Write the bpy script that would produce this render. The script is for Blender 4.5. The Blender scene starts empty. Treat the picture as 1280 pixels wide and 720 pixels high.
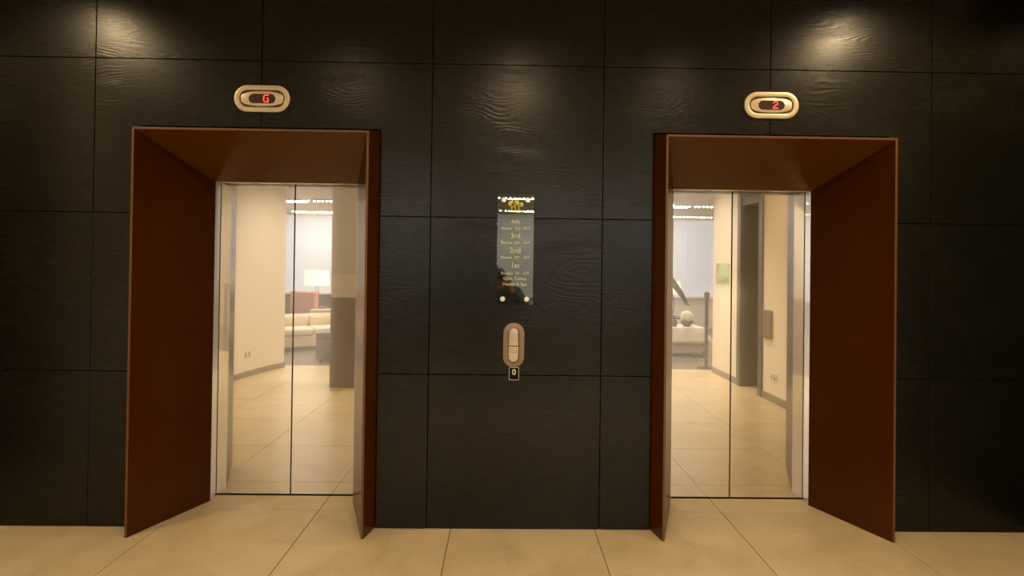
import bpy, bmesh, math, random
from mathutils import Vector, Matrix

random.seed(7)
S = bpy.context.scene
COL = S.collection
PI = math.pi

# ------------------------------------------------------------------ camera
cam_d = bpy.data.cameras.new('camera')
cam = bpy.data.objects.new('camera', cam_d)
COL.objects.link(cam)
CY = 329.05
yaw, pitch, roll = math.radians(-0.7789), math.radians(0.4987), math.radians(0.7485)
cam_d.sensor_fit = 'HORIZONTAL'
cam_d.sensor_width = 36.0
cam_d.lens = 36.0 * 700.0 / 1280.0
cam_d.shift_y = -(360.0 - CY) / 1280.0
cam_d.clip_start = 0.02
fwd = Vector((0, math.cos(pitch), math.sin(pitch)))
up = Vector((0, -math.sin(pitch), math.cos(pitch)))
right = Vector((1, 0, 0))
r2 = right * math.cos(roll) + up * math.sin(roll)
u2 = -right * math.sin(roll) + up * math.cos(roll)
RZ = Matrix.Rotation(yaw, 3, 'Z')
r3, u3, f3 = RZ @ r2, RZ @ u2, RZ @ fwd
m = Matrix((r3, u3, -f3)).transposed().to_4x4()
m.translation = Vector((0, -3.229, 1.5))
cam.matrix_world = m
S.camera = cam

# ------------------------------------------------------------------ world, exposure
w = bpy.data.worlds.new('world')
S.world = w
w.use_nodes = True
w.node_tree.nodes['Background'].inputs[0].default_value = (0.05, 0.045, 0.04, 1)
w.node_tree.nodes['Background'].inputs[1].default_value = 0.2
S.view_settings.view_transform = 'Standard'
S.view_settings.look = 'None'
S.view_settings.gamma = 1.0
S.view_settings.exposure = 0.0
S.cycles.use_denoising = True
S.cycles.max_bounces = 8
S.cycles.glossy_bounces = 6
S.cycles.sample_clamp_indirect = 4.0

GOLD = (1.0, 0.73, 0.40)     # downlights by the lifts
WARM = (1.0, 0.89, 0.75)     # lamps further back
# x, y, power, cone angle in degrees, blend, tilt towards the panelled wall: the recessed downlights of the lobby, then two added lounge lamps
SPOTS = [
    (-2.90, -0.95, 115, 158, 0.6, 'above the far left end of the panelled wall'),
    (2.42, -0.85, 100, 158, 0.6, 'above the right corner of the right lift surround'),
    (-1.35, -1.75, 52, 156, 0.8, 'in front of the left lift'),
    (1.45, -1.75, 52, 156, 0.8, 'in front of the right lift'),
    (0.1, -1.9, 95, 160, 0.7, 'in front of the glass directory'),
    (-2.35, -3.5, 380, 120, 1.0, 'beside the curved cream wall'),
    (-0.9, -3.25, 370, 120, 1.0, 'left of the photographer'),
    (0.9, -3.25, 370, 120, 1.0, 'right of the photographer'),
    (2.3, -3.7, 430, 110, 1.0, 'beside the green glass notice'),
    (-3.3, -5.3, 300, 100, 1.0, 'added over the cream sofas to brighten them'), (2.9, -5.2, 260, 100, 1.0, 'added over the white-clothed table to brighten it'),  # both added only to brighten the dim lounge
]
WINDOW_LIGHT = 0.56      # brightness of the daylit blinds


# ------------------------------------------------------------------ materials
def new_mat(name):
    mt = bpy.data.materials.new(name)
    mt.use_nodes = True
    return mt, mt.node_tree.nodes, mt.node_tree.links


def plain(name, col, rough=0.5, metal=0.0, spec=0.5, emit=None, strength=0.0, noise=0.06, nscale=30, bump=0.0, coat=0.0, trans=0.0):
    mt, N, L = new_mat(name)
    b = N['Principled BSDF']
    b.inputs['Roughness'].default_value = rough
    b.inputs['Metallic'].default_value = metal
    b.inputs['Specular IOR Level'].default_value = spec
    b.inputs['Coat Weight'].default_value = coat
    b.inputs['Transmission Weight'].default_value = trans
    tc = N.new('ShaderNodeTexCoord')
    nz = N.new('ShaderNodeTexNoise')
    nz.inputs['Scale'].default_value = nscale
    nz.inputs['Detail'].default_value = 4
    L.new(tc.outputs['Object'], nz.inputs['Vector'])
    mx = N.new('ShaderNodeMix')
    mx.data_type = 'RGBA'
    mx.inputs['A'].default_value = tuple(c * (1 - noise) for c in col) + (1,)
    mx.inputs['B'].default_value = tuple(min(1, c * (1 + noise)) for c in col) + (1,)
    L.new(nz.outputs['Fac'], mx.inputs['Factor'])
    L.new(mx.outputs['Result'], b.inputs['Base Color'])
    if bump:
        bp = N.new('ShaderNodeBump')
        bp.inputs['Strength'].default_value = bump
        bp.inputs['Distance'].default_value = 0.002
        L.new(nz.outputs['Fac'], bp.inputs['Height'])
        L.new(bp.outputs['Normal'], b.inputs['Normal'])
    if emit:
        b.inputs['Emission Color'].default_value = tuple(emit) + (1,)
        b.inputs['Emission Strength'].default_value = strength
    return mt


def math_node(N, L, op, a, b=None, c=None):
    n = N.new('ShaderNodeMath')
    n.operation = op
    for i, v in enumerate((a, b, c)):
        if v is None:
            continue
        if hasattr(v, 'is_output') or hasattr(v, 'links'):
            L.new(v, n.inputs[i])
        else:
            n.inputs[i].default_value = v
    return n.outputs[0]


def black_oak(name='black_stained_oak', rough=0.28):
    mt, N, L = new_mat(name)
    b = N['Principled BSDF']
    tc = N.new('ShaderNodeTexCoord')
    oi = N.new('ShaderNodeObjectInfo')
    off = math_node(N, L, 'MULTIPLY', oi.outputs['Random'], 40.0)
    cmb = N.new('ShaderNodeCombineXYZ')
    L.new(off, cmb.inputs[0]); L.new(off, cmb.inputs[2])
    add = N.new('ShaderNodeVectorMath'); add.operation = 'ADD'
    L.new(tc.outputs['Object'], add.inputs[0]); L.new(cmb.outputs[0], add.inputs[1])
    mp = N.new('ShaderNodeMapping')
    mp.inputs['Scale'].default_value = (1.1, 1.0, 3.6)
    L.new(add.outputs[0], mp.inputs['Vector'])
    nz = N.new('ShaderNodeTexNoise')
    nz.inputs['Scale'].default_value = 1.0
    nz.inputs['Detail'].default_value = 2.0
    nz.inputs['Roughness'].default_value = 0.4
    L.new(mp.outputs[0], nz.inputs['Vector'])
    ph = math_node(N, L, 'MULTIPLY', nz.outputs['Fac'], 210.0)
    sn = math_node(N, L, 'SINE', ph)
    sn = math_node(N, L, 'MULTIPLY_ADD', sn, 0.5, 0.5)
    # fine pores along the grain
    mp2 = N.new('ShaderNodeMapping')
    mp2.inputs['Scale'].default_value = (14, 10, 260)
    L.new(add.outputs[0], mp2.inputs['Vector'])
    nf = N.new('ShaderNodeTexNoise')
    nf.inputs['Scale'].default_value = 1.0
    nf.inputs['Detail'].default_value = 3.0
    L.new(mp2.outputs[0], nf.inputs['Vector'])
    # where the figure is strong
    nm = N.new('ShaderNodeTexNoise')
    nm.inputs['Scale'].default_value = 1.6
    L.new(add.outputs[0], nm.inputs['Vector'])
    mr = N.new('ShaderNodeMapRange')
    mr.inputs['From Min'].default_value = 0.44
    mr.inputs['From Max'].default_value = 0.62
    L.new(nm.outputs['Fac'], mr.inputs['Value'])
    fig = math_node(N, L, 'MULTIPLY', sn, mr.outputs[0])
    h = math_node(N, L, 'MULTIPLY_ADD', nf.outputs['Fac'], 0.5, fig)
    bp = N.new('ShaderNodeBump')
    bp.inputs['Strength'].default_value = 0.32
    bp.inputs['Distance'].default_value = 0.0015
    L.new(h, bp.inputs['Height'])
    L.new(bp.outputs['Normal'], b.inputs['Normal'])
    mx = N.new('ShaderNodeMix'); mx.data_type = 'RGBA'
    mx.inputs['A'].default_value = (0.0040, 0.0036, 0.0016, 1)
    mx.inputs['B'].default_value = (0.0080, 0.0070, 0.0034, 1)
    L.new(h, mx.inputs['Factor'])
    L.new(mx.outputs['Result'], b.inputs['Base Color'])
    rr = math_node(N, L, 'MULTIPLY_ADD', nf.outputs['Fac'], 0.16, rough - 0.08)
    L.new(rr, b.inputs['Roughness'])
    b.inputs['Specular IOR Level'].default_value = 0.33
    return mt


def portal_wood(name, ca, cb, rough=0.3):
    mt, N, L = new_mat(name)
    b = N['Principled BSDF']
    tc = N.new('ShaderNodeTexCoord')
    mp = N.new('ShaderNodeMapping')
    mp.inputs['Scale'].default_value = (60, 60, 2.0)
    L.new(tc.outputs['Object'], mp.inputs['Vector'])
    nf = N.new('ShaderNodeTexNoise')
    nf.inputs['Scale'].default_value = 1.0
    nf.inputs['Detail'].default_value = 4.0
    L.new(mp.outputs[0], nf.inputs['Vector'])
    nb = N.new('ShaderNodeTexNoise')
    nb.inputs['Scale'].default_value = 2.4
    nb.inputs['Detail'].default_value = 5.0
    L.new(tc.outputs['Object'], nb.inputs['Vector'])
    f = math_node(N, L, 'MULTIPLY', nf.outputs['Fac'], 0.45)
    f = math_node(N, L, 'MULTIPLY_ADD', nb.outputs['Fac'], 0.55, f)
    mx = N.new('ShaderNodeMix'); mx.data_type = 'RGBA'
    mx.inputs['A'].default_value = ca + (1,)
    mx.inputs['B'].default_value = cb + (1,)
    L.new(f, mx.inputs['Factor'])
    L.new(mx.outputs['Result'], b.inputs['Base Color'])
    bp = N.new('ShaderNodeBump')
    bp.inputs['Strength'].default_value = 0.06
    bp.inputs['Distance'].default_value = 0.001
    L.new(nf.outputs['Fac'], bp.inputs['Height'])
    L.new(bp.outputs['Normal'], b.inputs['Normal'])
    b.inputs['Roughness'].default_value = rough
    b.inputs['Specular IOR Level'].default_value = 0.2
    return mt


def brushed_steel(name, tint=(0.93, 0.92, 0.89), mirror=0.68, r0=0.012, r1=0.22, aniso=0.75):
    mt, N, L = new_mat(name)
    N.remove(N['Principled BSDF'])
    out = N['Material Output']
    tc = N.new('ShaderNodeTexCoord')
    mp = N.new('ShaderNodeMapping')
    mp.inputs['Scale'].default_value = (900, 900, 3)
    L.new(tc.outputs['Object'], mp.inputs['Vector'])
    nz = N.new('ShaderNodeTexNoise')
    nz.inputs['Scale'].default_value = 1.0
    nz.inputs['Detail'].default_value = 2.0
    L.new(mp.outputs[0], nz.inputs['Vector'])
    mr = N.new('ShaderNodeMapRange')
    mr.inputs['To Min'].default_value = 0.92
    mr.inputs['To Max'].default_value = 1.08
    L.new(nz.outputs['Fac'], mr.inputs['Value'])
    vm = N.new('ShaderNodeVectorMath'); vm.operation = 'SCALE'
    vm.inputs[0].default_value = tint
    L.new(mr.outputs[0], vm.inputs['Scale'])
    g0 = N.new('ShaderNodeBsdfAnisotropic'); g0.distribution = 'GGX'
    g0.inputs['Roughness'].default_value = r0
    g1 = N.new('ShaderNodeBsdfAnisotropic'); g1.distribution = 'GGX'
    g1.inputs['Roughness'].default_value = r1
    g1.inputs['Anisotropy'].default_value = aniso
    tg = N.new('ShaderNodeCombineXYZ')
    tg.inputs[0].default_value = 1.0
    L.new(tg.outputs[0], g1.inputs['Tangent'])
    L.new(vm.outputs[0], g0.inputs['Color'])
    L.new(vm.outputs[0], g1.inputs['Color'])
    ms = N.new('ShaderNodeMixShader')
    ms.inputs[0].default_value = mirror
    L.new(g1.outputs[0], ms.inputs[1])
    L.new(g0.outputs[0], ms.inputs[2])
    L.new(ms.outputs[0], out.inputs['Surface'])
    return mt


def stone(name='cream_limestone'):
    mt, N, L = new_mat(name)
    b = N['Principled BSDF']
    tc = N.new('ShaderNodeTexCoord')
    oi = N.new('ShaderNodeObjectInfo')
    off = math_node(N, L, 'MULTIPLY', oi.outputs['Random'], 25.0)
    add = N.new('ShaderNodeVectorMath'); add.operation = 'ADD'
    cmb = N.new('ShaderNodeCombineXYZ')
    L.new(off, cmb.inputs[0]); L.new(off, cmb.inputs[1])
    L.new(tc.outputs['Object'], add.inputs[0]); L.new(cmb.outputs[0], add.inputs[1])
    n1 = N.new('ShaderNodeTexNoise')
    n1.inputs['Scale'].default_value = 3.2
    n1.inputs['Detail'].default_value = 8.0
    n1.inputs['Roughness'].default_value = 0.6
    n1.inputs['Distortion'].default_value = 0.6
    L.new(add.outputs[0], n1.inputs['Vector'])
    n2 = N.new('ShaderNodeTexNoise')
    n2.inputs['Scale'].default_value = 55
    n2.inputs['Detail'].default_value = 4.0
    L.new(add.outputs[0], n2.inputs['Vector'])
    f = math_node(N, L, 'MULTIPLY', n1.outputs['Fac'], 0.75)
    f = math_node(N, L, 'MULTIPLY_ADD', n2.outputs['Fac'], 0.25, f)
    f = math_node(N, L, 'MULTIPLY_ADD', oi.outputs['Random'], 0.02, f)
    cr = N.new('ShaderNodeValToRGB')
    cr.color_ramp.elements[0].position = 0.26
    cr.color_ramp.elements[0].color = (0.36, 0.265, 0.145, 1)
    cr.color_ramp.elements[1].position = 0.84
    cr.color_ramp.elements[1].color = (0.56, 0.45, 0.275, 1)
    L.new(f, cr.inputs[0])
    L.new(cr.outputs[0], b.inputs['Base Color'])
    rr = math_node(N, L, 'MULTIPLY_ADD', n1.outputs['Fac'], 0.03, 0.38)
    L.new(rr, b.inputs['Roughness'])
    b.inputs['Specular IOR Level'].default_value = 0.45
    return mt


def glass_mat(name, tint=(0.9, 0.95, 0.92), mirror=0.1):
    mt, N, L = new_mat(name)
    N.remove(N['Principled BSDF'])
    out = N['Material Output']
    tr = N.new('ShaderNodeBsdfTransparent')
    tr.inputs[0].default_value = tint + (1,)
    gl = N.new('ShaderNodeBsdfGlossy')
    gl.inputs['Roughness'].default_value = 0.01
    gl.inputs['Color'].default_value = (0.95, 0.92, 0.76, 1)
    fr = N.new('ShaderNodeFresnel')
    fr.inputs[0].default_value = 1.5
    ge = N.new('ShaderNodeNewGeometry')
    k = math_node(N, L, 'ADD', fr.outputs[0], mirror)
    k = math_node(N, L, 'MULTIPLY', k, math_node(N, L, 'SUBTRACT', 1.0, ge.outputs['Backfacing']))
    ms = N.new('ShaderNodeMixShader')
    L.new(k, ms.inputs[0])
    L.new(tr.outputs[0], ms.inputs[1])
    L.new(gl.outputs[0], ms.inputs[2])
    L.new(ms.outputs[0], out.inputs['Surface'])
    return mt


M = {}
M['oak'] = black_oak()
M['gap'] = plain('joint_backing_black', (0.008, 0.006, 0.004), 0.9, spec=0.1)  # near-black of the joints, backing boards and number plate
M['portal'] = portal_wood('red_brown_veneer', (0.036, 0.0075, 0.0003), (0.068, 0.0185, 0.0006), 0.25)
M['portal_head'] = portal_wood('lit_head_veneer', (0.072, 0.022, 0.0004), (0.122, 0.043, 0.0008), 0.27)  # same veneer; warm light on the head boards put into its colour
M['edging'] = plain('edge_highlight_tan', (0.11, 0.045, 0.012), 0.4)  # lighter tan carries the bevel highlight of the front edge
M['steel'] = brushed_steel('mirror_polished_steel')
M['steel_jamb'] = brushed_steel('brushed_steel_jamb', mirror=0.45, r1=0.35)
M['plate'] = plain('satin_nickel', (0.72, 0.62, 0.46), 0.3, metal=1.0, noise=0.03, nscale=120)
M['plate_diff'] = plain('satin_nickel_face', (0.62, 0.52, 0.37), 0.38, metal=0.55, noise=0.03, nscale=120)
M['bronze_plate'] = plain('dull_bronze_plate', (0.26, 0.19, 0.12), 0.4, metal=0.5, noise=0.04, nscale=120)
M['groove'] = plain('dark_groove', (0.09, 0.06, 0.03), 0.5, metal=0.5)
M['screen'] = plain('dark_display_window', (0.055, 0.022, 0.018), 0.25)
M['led'] = plain('red_led', (0.9, 0.05, 0.03), 0.5, emit=(1.0, 0.07, 0.04), strength=1.9)
M['dark_metal'] = plain('dark_metal', (0.03, 0.028, 0.025), 0.4, metal=0.6)
M['stone'] = stone()
M['grout'] = plain('sandy_grout', (0.11, 0.08, 0.048), 0.85)
M['cream'] = plain('cream_painted_plaster', (0.74, 0.65, 0.52), 0.7, noise=0.02, nscale=6)
M['ceiling'] = plain('ceiling_paint', (0.62, 0.53, 0.41), 0.8, noise=0.02, nscale=5)
M['skirting'] = plain('grey_skirting', (0.20, 0.17, 0.13), 0.5)
M['carpet'] = plain('grey_brown_carpet', (0.14, 0.115, 0.085), 0.95, noise=0.3, nscale=180, bump=0.4)
M['dado'] = plain('dark_plum_wall_paint', (0.075, 0.055, 0.055), 0.6)
M['grey_paint'] = plain('warm_grey_paint', (0.40, 0.40, 0.41), 0.5, noise=0.03)
M['grey_band'] = plain('pale_grey_band', (0.52, 0.50, 0.47), 0.5)
M['plum_clad'] = plain('dark_plum_cladding', (0.13, 0.10, 0.10), 0.45)
M['door_frame'] = plain('dark_grey_door_frame', (0.10, 0.09, 0.075), 0.45)
M['door_panel'] = plain('taupe_door', (0.33, 0.27, 0.19), 0.5)
M['blind'] = plain('daylit_roller_blind', (0.35, 0.35, 0.36), 0.8, emit=(0.86, 0.89, 0.97), strength=WINDOW_LIGHT, noise=0.02)
M['white_paint'] = plain('white_window_paint', (0.75, 0.73, 0.70), 0.5)
M['cream_fabric'] = plain('cream_upholstery', (0.66, 0.55, 0.38), 0.85, noise=0.08, nscale=200, bump=0.3)
M['pink_fabric'] = plain('dusty_pink_upholstery', (0.62, 0.22, 0.16), 0.85, noise=0.08, nscale=200, bump=0.3)
M['brown_leather'] = plain('dark_brown_leather', (0.05, 0.035, 0.028), 0.4, bump=0.2, nscale=90)
M['shade'] = plain('lit_lamp_shade', (0.9, 0.8, 0.6), 0.8, emit=(1.0, 0.80, 0.50), strength=1.5)
M['white_cloth'] = plain('white_cotton', (0.76, 0.70, 0.60), 0.85, bump=0.2, nscale=120)
M['flower'] = plain('white_petals', (0.82, 0.76, 0.62), 0.8, noise=0.12, nscale=60)
M['bowl'] = plain('dark_ceramic', (0.05, 0.04, 0.035), 0.3)
M['jacket'] = plain('charcoal_wool', (0.045, 0.045, 0.05), 0.9, noise=0.2, nscale=150)
M['trousers'] = plain('black_trousers', (0.025, 0.024, 0.026), 0.9)
M['skin'] = plain('skin', (0.42, 0.23, 0.155), 0.5, noise=0.04, nscale=20)
M['shoe'] = plain('black_shoe_leather', (0.02, 0.018, 0.016), 0.35)
M['hair'] = plain('dark_brown_hair', (0.035, 0.022, 0.014), 0.6, noise=0.3, nscale=80)
M['eye'] = plain('eye_white', (0.8, 0.78, 0.74), 0.3)
M['lip'] = plain('lips', (0.45, 0.16, 0.12), 0.5)
M['rubber'] = plain('black_camera_plastic', (0.015, 0.015, 0.016), 0.45, bump=0.2, nscale=300)
M['lens'] = plain('lens_glass', (0.01, 0.012, 0.02), 0.05, coat=1.0)
M['sign_glass'] = glass_mat('directory_glass', (0.86, 0.92, 0.86), 0.11)
M['green_glass'] = glass_mat('green_tinted_glass', (0.86, 0.96, 0.87), 0.02)
M['gold'] = plain('gold_vinyl_lettering', (0.55, 0.53, 0.30), 0.5, emit=None)
M['olive'] = plain('olive_gold_emblem', (0.66, 0.62, 0.14), 0.45)
M['chrome'] = plain('polished_cap', (0.92, 0.88, 0.82), 0.22, metal=0.35, noise=0.0)
M['lamp_disc'] = plain('lit_downlight_lens', (1, 0.9, 0.7), 0.5, emit=(1.0, 0.85, 0.6), strength=30.0)
M['opal'] = plain('lit_opal_glass', (1, 0.95, 0.85), 0.5, emit=(1.0, 0.88, 0.68), strength=45.0)
M['green_print'] = plain('pale_green_print', (0.50, 0.60, 0.38), 0.5)
M['white_plastic'] = plain('white_plastic', (0.7, 0.64, 0.52), 0.4)
M['panel_grey'] = plain('grey_panel_metal', (0.22, 0.17, 0.12), 0.4, metal=0.4)
M['zero'] = plain('pale_raised_figure', (0.55, 0.50, 0.40), 0.4)


# ------------------------------------------------------------------ mesh helpers
def new_bm():
    return bmesh.new()


def mark_sharp(me, angle=40):
    for p in me.polygons:
        p.use_smooth = True
    try:
        me.set_sharp_from_angle(angle=math.radians(angle))
    except Exception:
        pass


def obj(name, bm, mat, parent=None, loc=None, smooth=True):
    me = bpy.data.meshes.new(name)
    bmesh.ops.recalc_face_normals(bm, faces=bm.faces)
    bm.to_mesh(me)
    bm.free()
    mats = mat if isinstance(mat, (list, tuple)) else [mat]
    for k in mats:
        me.materials.append(M[k] if isinstance(k, str) else k)
    if smooth:
        mark_sharp(me)
    o = bpy.data.objects.new(name, me)
    COL.objects.link(o)
    if parent:
        o.parent = parent
    if loc:
        o.location = loc
    return o


def tag(o, label=None, cat=None, group=None, kind=None):
    if label: o['label'] = label
    if cat: o['category'] = cat
    if group: o['group'] = group
    if kind: o['kind'] = kind
    return o


def empty(name, loc=(0, 0, 0), rz=0.0, **k):
    o = bpy.data.objects.new(name, None)
    o.empty_display_size = 0.1
    o.location = loc
    o.rotation_euler = (0, 0, rz)
    COL.objects.link(o)
    return tag(o, **k)


def add_box(bm, x0, x1, y0, y1, z0, z1, bev=0.0, seg=1, mi=0):
    t = bmesh.new()
    vs = [t.verts.new((x, y, z)) for x in (x0, x1) for y in (y0, y1) for z in (z0, z1)]
    for f in ((0, 1, 3, 2), (4, 6, 7, 5), (0, 4, 5, 1), (2, 3, 7, 6), (0, 2, 6, 4), (1, 5, 7, 3)):
        t.faces.new([vs[i] for i in f])
    bmesh.ops.recalc_face_normals(t, faces=t.faces)
    if bev:
        bmesh.ops.bevel(t, geom=list(t.edges), offset=bev, segments=seg, profile=0.6, affect='EDGES', clamp_overlap=True)
    return merge(bm, t, mi)


def merge(bm, t, mi=0, mat4=None):
    mp = {}
    for v in t.verts:
        co = mat4 @ v.co if mat4 else v.co
        mp[v] = bm.verts.new(co)
    for f in t.faces:
        try:
            nf = bm.faces.new([mp[v] for v in f.verts])
            nf.material_index = mi
            nf.smooth = True
        except ValueError:
            pass
    t.free()
    return bm


def box(name, mat, dims, parent=None, bev=0.0, seg=1, **k):
    bm = new_bm()
    add_box(bm, *dims, bev=bev, seg=seg)
    return tag(obj(name, bm, mat, parent), **k)


def add_poly(bm, pts, y0, y1, mi=0, bev=0.0, seg=1):
    """prism from an (x, z) outline between depths y0 (front) and y1"""
    t = bmesh.new()
    a = [t.verts.new((x, y0, z)) for x, z in pts]
    b = [t.verts.new((x, y1, z)) for x, z in pts]
    t.faces.new(a)
    t.faces.new(list(reversed(b)))
    n = len(pts)
    for i in range(n):
        j = (i + 1) % n
        t.faces.new([a[i], b[i], b[j], a[j]])
    bmesh.ops.recalc_face_normals(t, faces=t.faces)
    if bev:
        es = [e for e in t.edges if abs(e.verts[0].co.y - y0) < 1e-6 and abs(e.verts[1].co.y - y0) < 1e-6]
        bmesh.ops.bevel(t, geom=es, offset=bev, segments=seg, profile=0.6, affect='EDGES', clamp_overlap=True)
    return merge(bm, t, mi)


def stadium(cx, cz, w, h, n=20):
    """rounded capsule outline; the longer side carries the straight run"""
    pts = []
    r = min(w, h) / 2
    if w >= h:
        for k in range(n + 1):
            a = -PI / 2 + PI * k / n
            pts.append((cx + w / 2 - r + r * math.cos(a), cz + r * math.sin(a)))
        for k in range(n + 1):
            a = PI / 2 + PI * k / n
            pts.append((cx - w / 2 + r + r * math.cos(a), cz + r * math.sin(a)))
    else:
        for k in range(n + 1):
            a = PI * k / n
            pts.append((cx + r * math.cos(a), cz + h / 2 - r + r * math.sin(a)))
        for k in range(n + 1):
            a = PI + PI * k / n
            pts.append((cx + r * math.cos(a), cz - h / 2 + r + r * math.sin(a)))
    return pts


def rrect(cx, cz, w, h, r, n=5):
    pts = []
    for sx, sz, a0 in ((1, 1, 0), (-1, 1, PI / 2), (-1, -1, PI), (1, -1, 1.5 * PI)):
        for k in range(n + 1):
            a = a0 + PI / 2 * k / n
            pts.append((cx + sx * (w / 2 - r) + r * math.cos(a), cz + sz * (h / 2 - r) + r * math.sin(a)))
    return pts


def add_ring(bm, outer, inner, y0, y1, mi=0):
    n = len(outer)
    t = bmesh.new()
    R = [[t.verts.new((x, y, z)) for x, z in L] for L, y in ((outer, y0), (inner, y0), (inner, y1), (outer, y1))]
    for i in range(n):
        j = (i + 1) % n
        for a, b in ((0, 1), (1, 2), (2, 3), (3, 0)):
            t.faces.new([R[a][i], R[b][i], R[b][j], R[a][j]])
    bmesh.ops.recalc_face_normals(t, faces=t.faces)
    es = [e for e in t.edges if abs(e.verts[0].co.y - y0) < 1e-6 and abs(e.verts[1].co.y - y0) < 1e-6 and len(e.link_faces) == 2 and abs(abs(e.link_faces[0].normal.y) - abs(e.link_faces[1].normal.y)) > .5]
    bmesh.ops.bevel(t, geom=es, offset=abs(y1 - y0) * 0.35, segments=2, profile=0.6, affect='EDGES', clamp_overlap=True)
    return merge(bm, t, mi)


def add_lathe(bm, prof, cx=0, cy=0, n=24, mi=0, axis='Z'):
    """prof: list of (radius, height)"""
    rings = []
    for r, z in prof:
        if r < 1e-6:
            rings.append([bm.verts.new((cx, cy, z))])
        else:
            rings.append([bm.verts.new((cx + r * math.cos(2 * PI * k / n), cy + r * math.sin(2 * PI * k / n), z)) for k in range(n)])
    for a, b in zip(rings, rings[1:]):
        for k in range(n):
            j = (k + 1) % n
            if len(a) == 1 and len(b) == 1:
                continue
            if len(a) == 1:
                f = bm.faces.new([a[0], b[k], b[j]])
            elif len(b) == 1:
                f = bm.faces.new([a[k], a[j], b[0]])
            else:
                f = bm.faces.new([a[k], a[j], b[j], b[k]])
            f.material_index = mi
            f.smooth = True
    for R in (rings[0], rings[-1]):
        if len(R) > 1:
            f = bm.faces.new(R)
            f.material_index = mi
    return bm


def add_tube(bm, pts, radii, n=10, mi=0):
    pts = [Vector(p) for p in pts]
    if not isinstance(radii, (list, tuple)):
        radii = [radii] * len(pts)
    rings = []
    ref = Vector((0, 0, 1))
    for i, p in enumerate(pts):
        d = (pts[min(i + 1, len(pts) - 1)] - pts[max(i - 1, 0)]).normalized()
        a = d.cross(ref)
        if a.length < 0.05:
            a = d.cross(Vector((0, 1, 0)))
        a.normalize()
        b = d.cross(a)
        rings.append([bm.verts.new(p + (a * math.cos(2 * PI * k / n) + b * math.sin(2 * PI * k / n)) * radii[i]) for k in range(n)])
    for a, b in zip(rings, rings[1:]):
        for k in range(n):
            j = (k + 1) % n
            f = bm.faces.new([a[k], a[j], b[j], b[k]])
            f.material_index = mi
            f.smooth = True
    for R in (rings[0], rings[-1]):
        f = bm.faces.new(R)
        f.material_index = mi
    return bm


def add_blob(bm, c, r, mi=0, rot=None, sub=3, fn=None):
    t = bmesh.new()
    bmesh.ops.create_icosphere(t, subdivisions=sub, radius=1.0)
    if fn:
        for v in t.verts:
            v.co = fn(v.co.copy())
    mt = Matrix.Translation(Vector(c)) @ (rot.to_4x4() if rot else Matrix.Identity(4)) @ Matrix.Diagonal(Vector(r).to_4d() if len(r) == 3 else None)
    mt[3][3] = 1.0
    return merge(bm, t, mi, mt)


def text_mesh(name, body, size, mat, parent, loc, align='CENTER', ext=0.0004, bold=0.0):
    cu = bpy.data.curves.new(name, 'FONT')
    cu.body = body
    cu.size = size
    cu.extrude = ext
    cu.offset = bold
    cu.align_x = align
    cu.resolution_u = 3
    tmp = bpy.data.objects.new('tmp_text', cu)
    COL.objects.link(tmp)
    dg = bpy.context.evaluated_depsgraph_get()
    dg.update()
    me = bpy.data.meshes.new_from_object(tmp.evaluated_get(dg))
    me.transform(Matrix.Rotation(PI / 2, 4, 'X'))
    me.materials.clear()
    me.materials.append(M[mat])
    bpy.data.objects.remove(tmp)
    bpy.data.curves.remove(cu)
    o = bpy.data.objects.new(name, me)
    COL.objects.link(o)
    o.parent = parent
    o.location = loc
    return o


# ------------------------------------------------------------------ layout numbers (metres)
COLX = [-3.5, -2.355, -1.408, -0.428, 0.564, 1.535, 2.484, 3.1]
ROWZ = [0.0, 0.884, 1.789, 2.674, 3.3]
CEIL = 3.3
PORTALS = {
    # front outer x0, x1, front y, top z, back x0, x1, back y, back z, leaf seam x
    'left': dict(x0=-2.055, x1=-0.757, yf=-0.13, zf=2.25, bx0=-1.845, bx1=-0.945, yb=0.36, bz=2.025, seam=-1.378),
    'right': dict(x0=0.893, x1=2.192, yf=-0.13, zf=2.256, bx0=1.085, bx1=1.975, yb=0.36, bz=2.022, seam=1.506),
}
FL = 0.036     # outer flare of the portal towards the wall
MIR = 0.462

# ------------------------------------------------------------------ back wall with its oak panels
wall_back = box('wall_back', 'gap', (-3.5, PORTALS['left']['x0'] - FL - 0.002, 0.022, 0.30, 0, CEIL), kind='structure')
for nm, a, b, z0 in (('backing_board', PORTALS['left']['x1'] + FL + 0.002, PORTALS['right']['x0'] - FL - 0.002, 0),
                     ('backing_board', PORTALS['right']['x1'] + FL + 0.002, 3.1, 0),
                     ('backing_board', PORTALS['left']['x0'] - FL - 0.002, PORTALS['left']['x1'] + FL + 0.002, PORTALS['left']['zf'] + FL + .002),
                     ('backing_board', PORTALS['right']['x0'] - FL - 0.002, PORTALS['right']['x1'] + FL + 0.002, PORTALS['right']['zf'] + FL + .002)):
    box(nm, 'gap', (a, b, 0.022, 0.30, z0, CEIL), wall_back)

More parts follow.
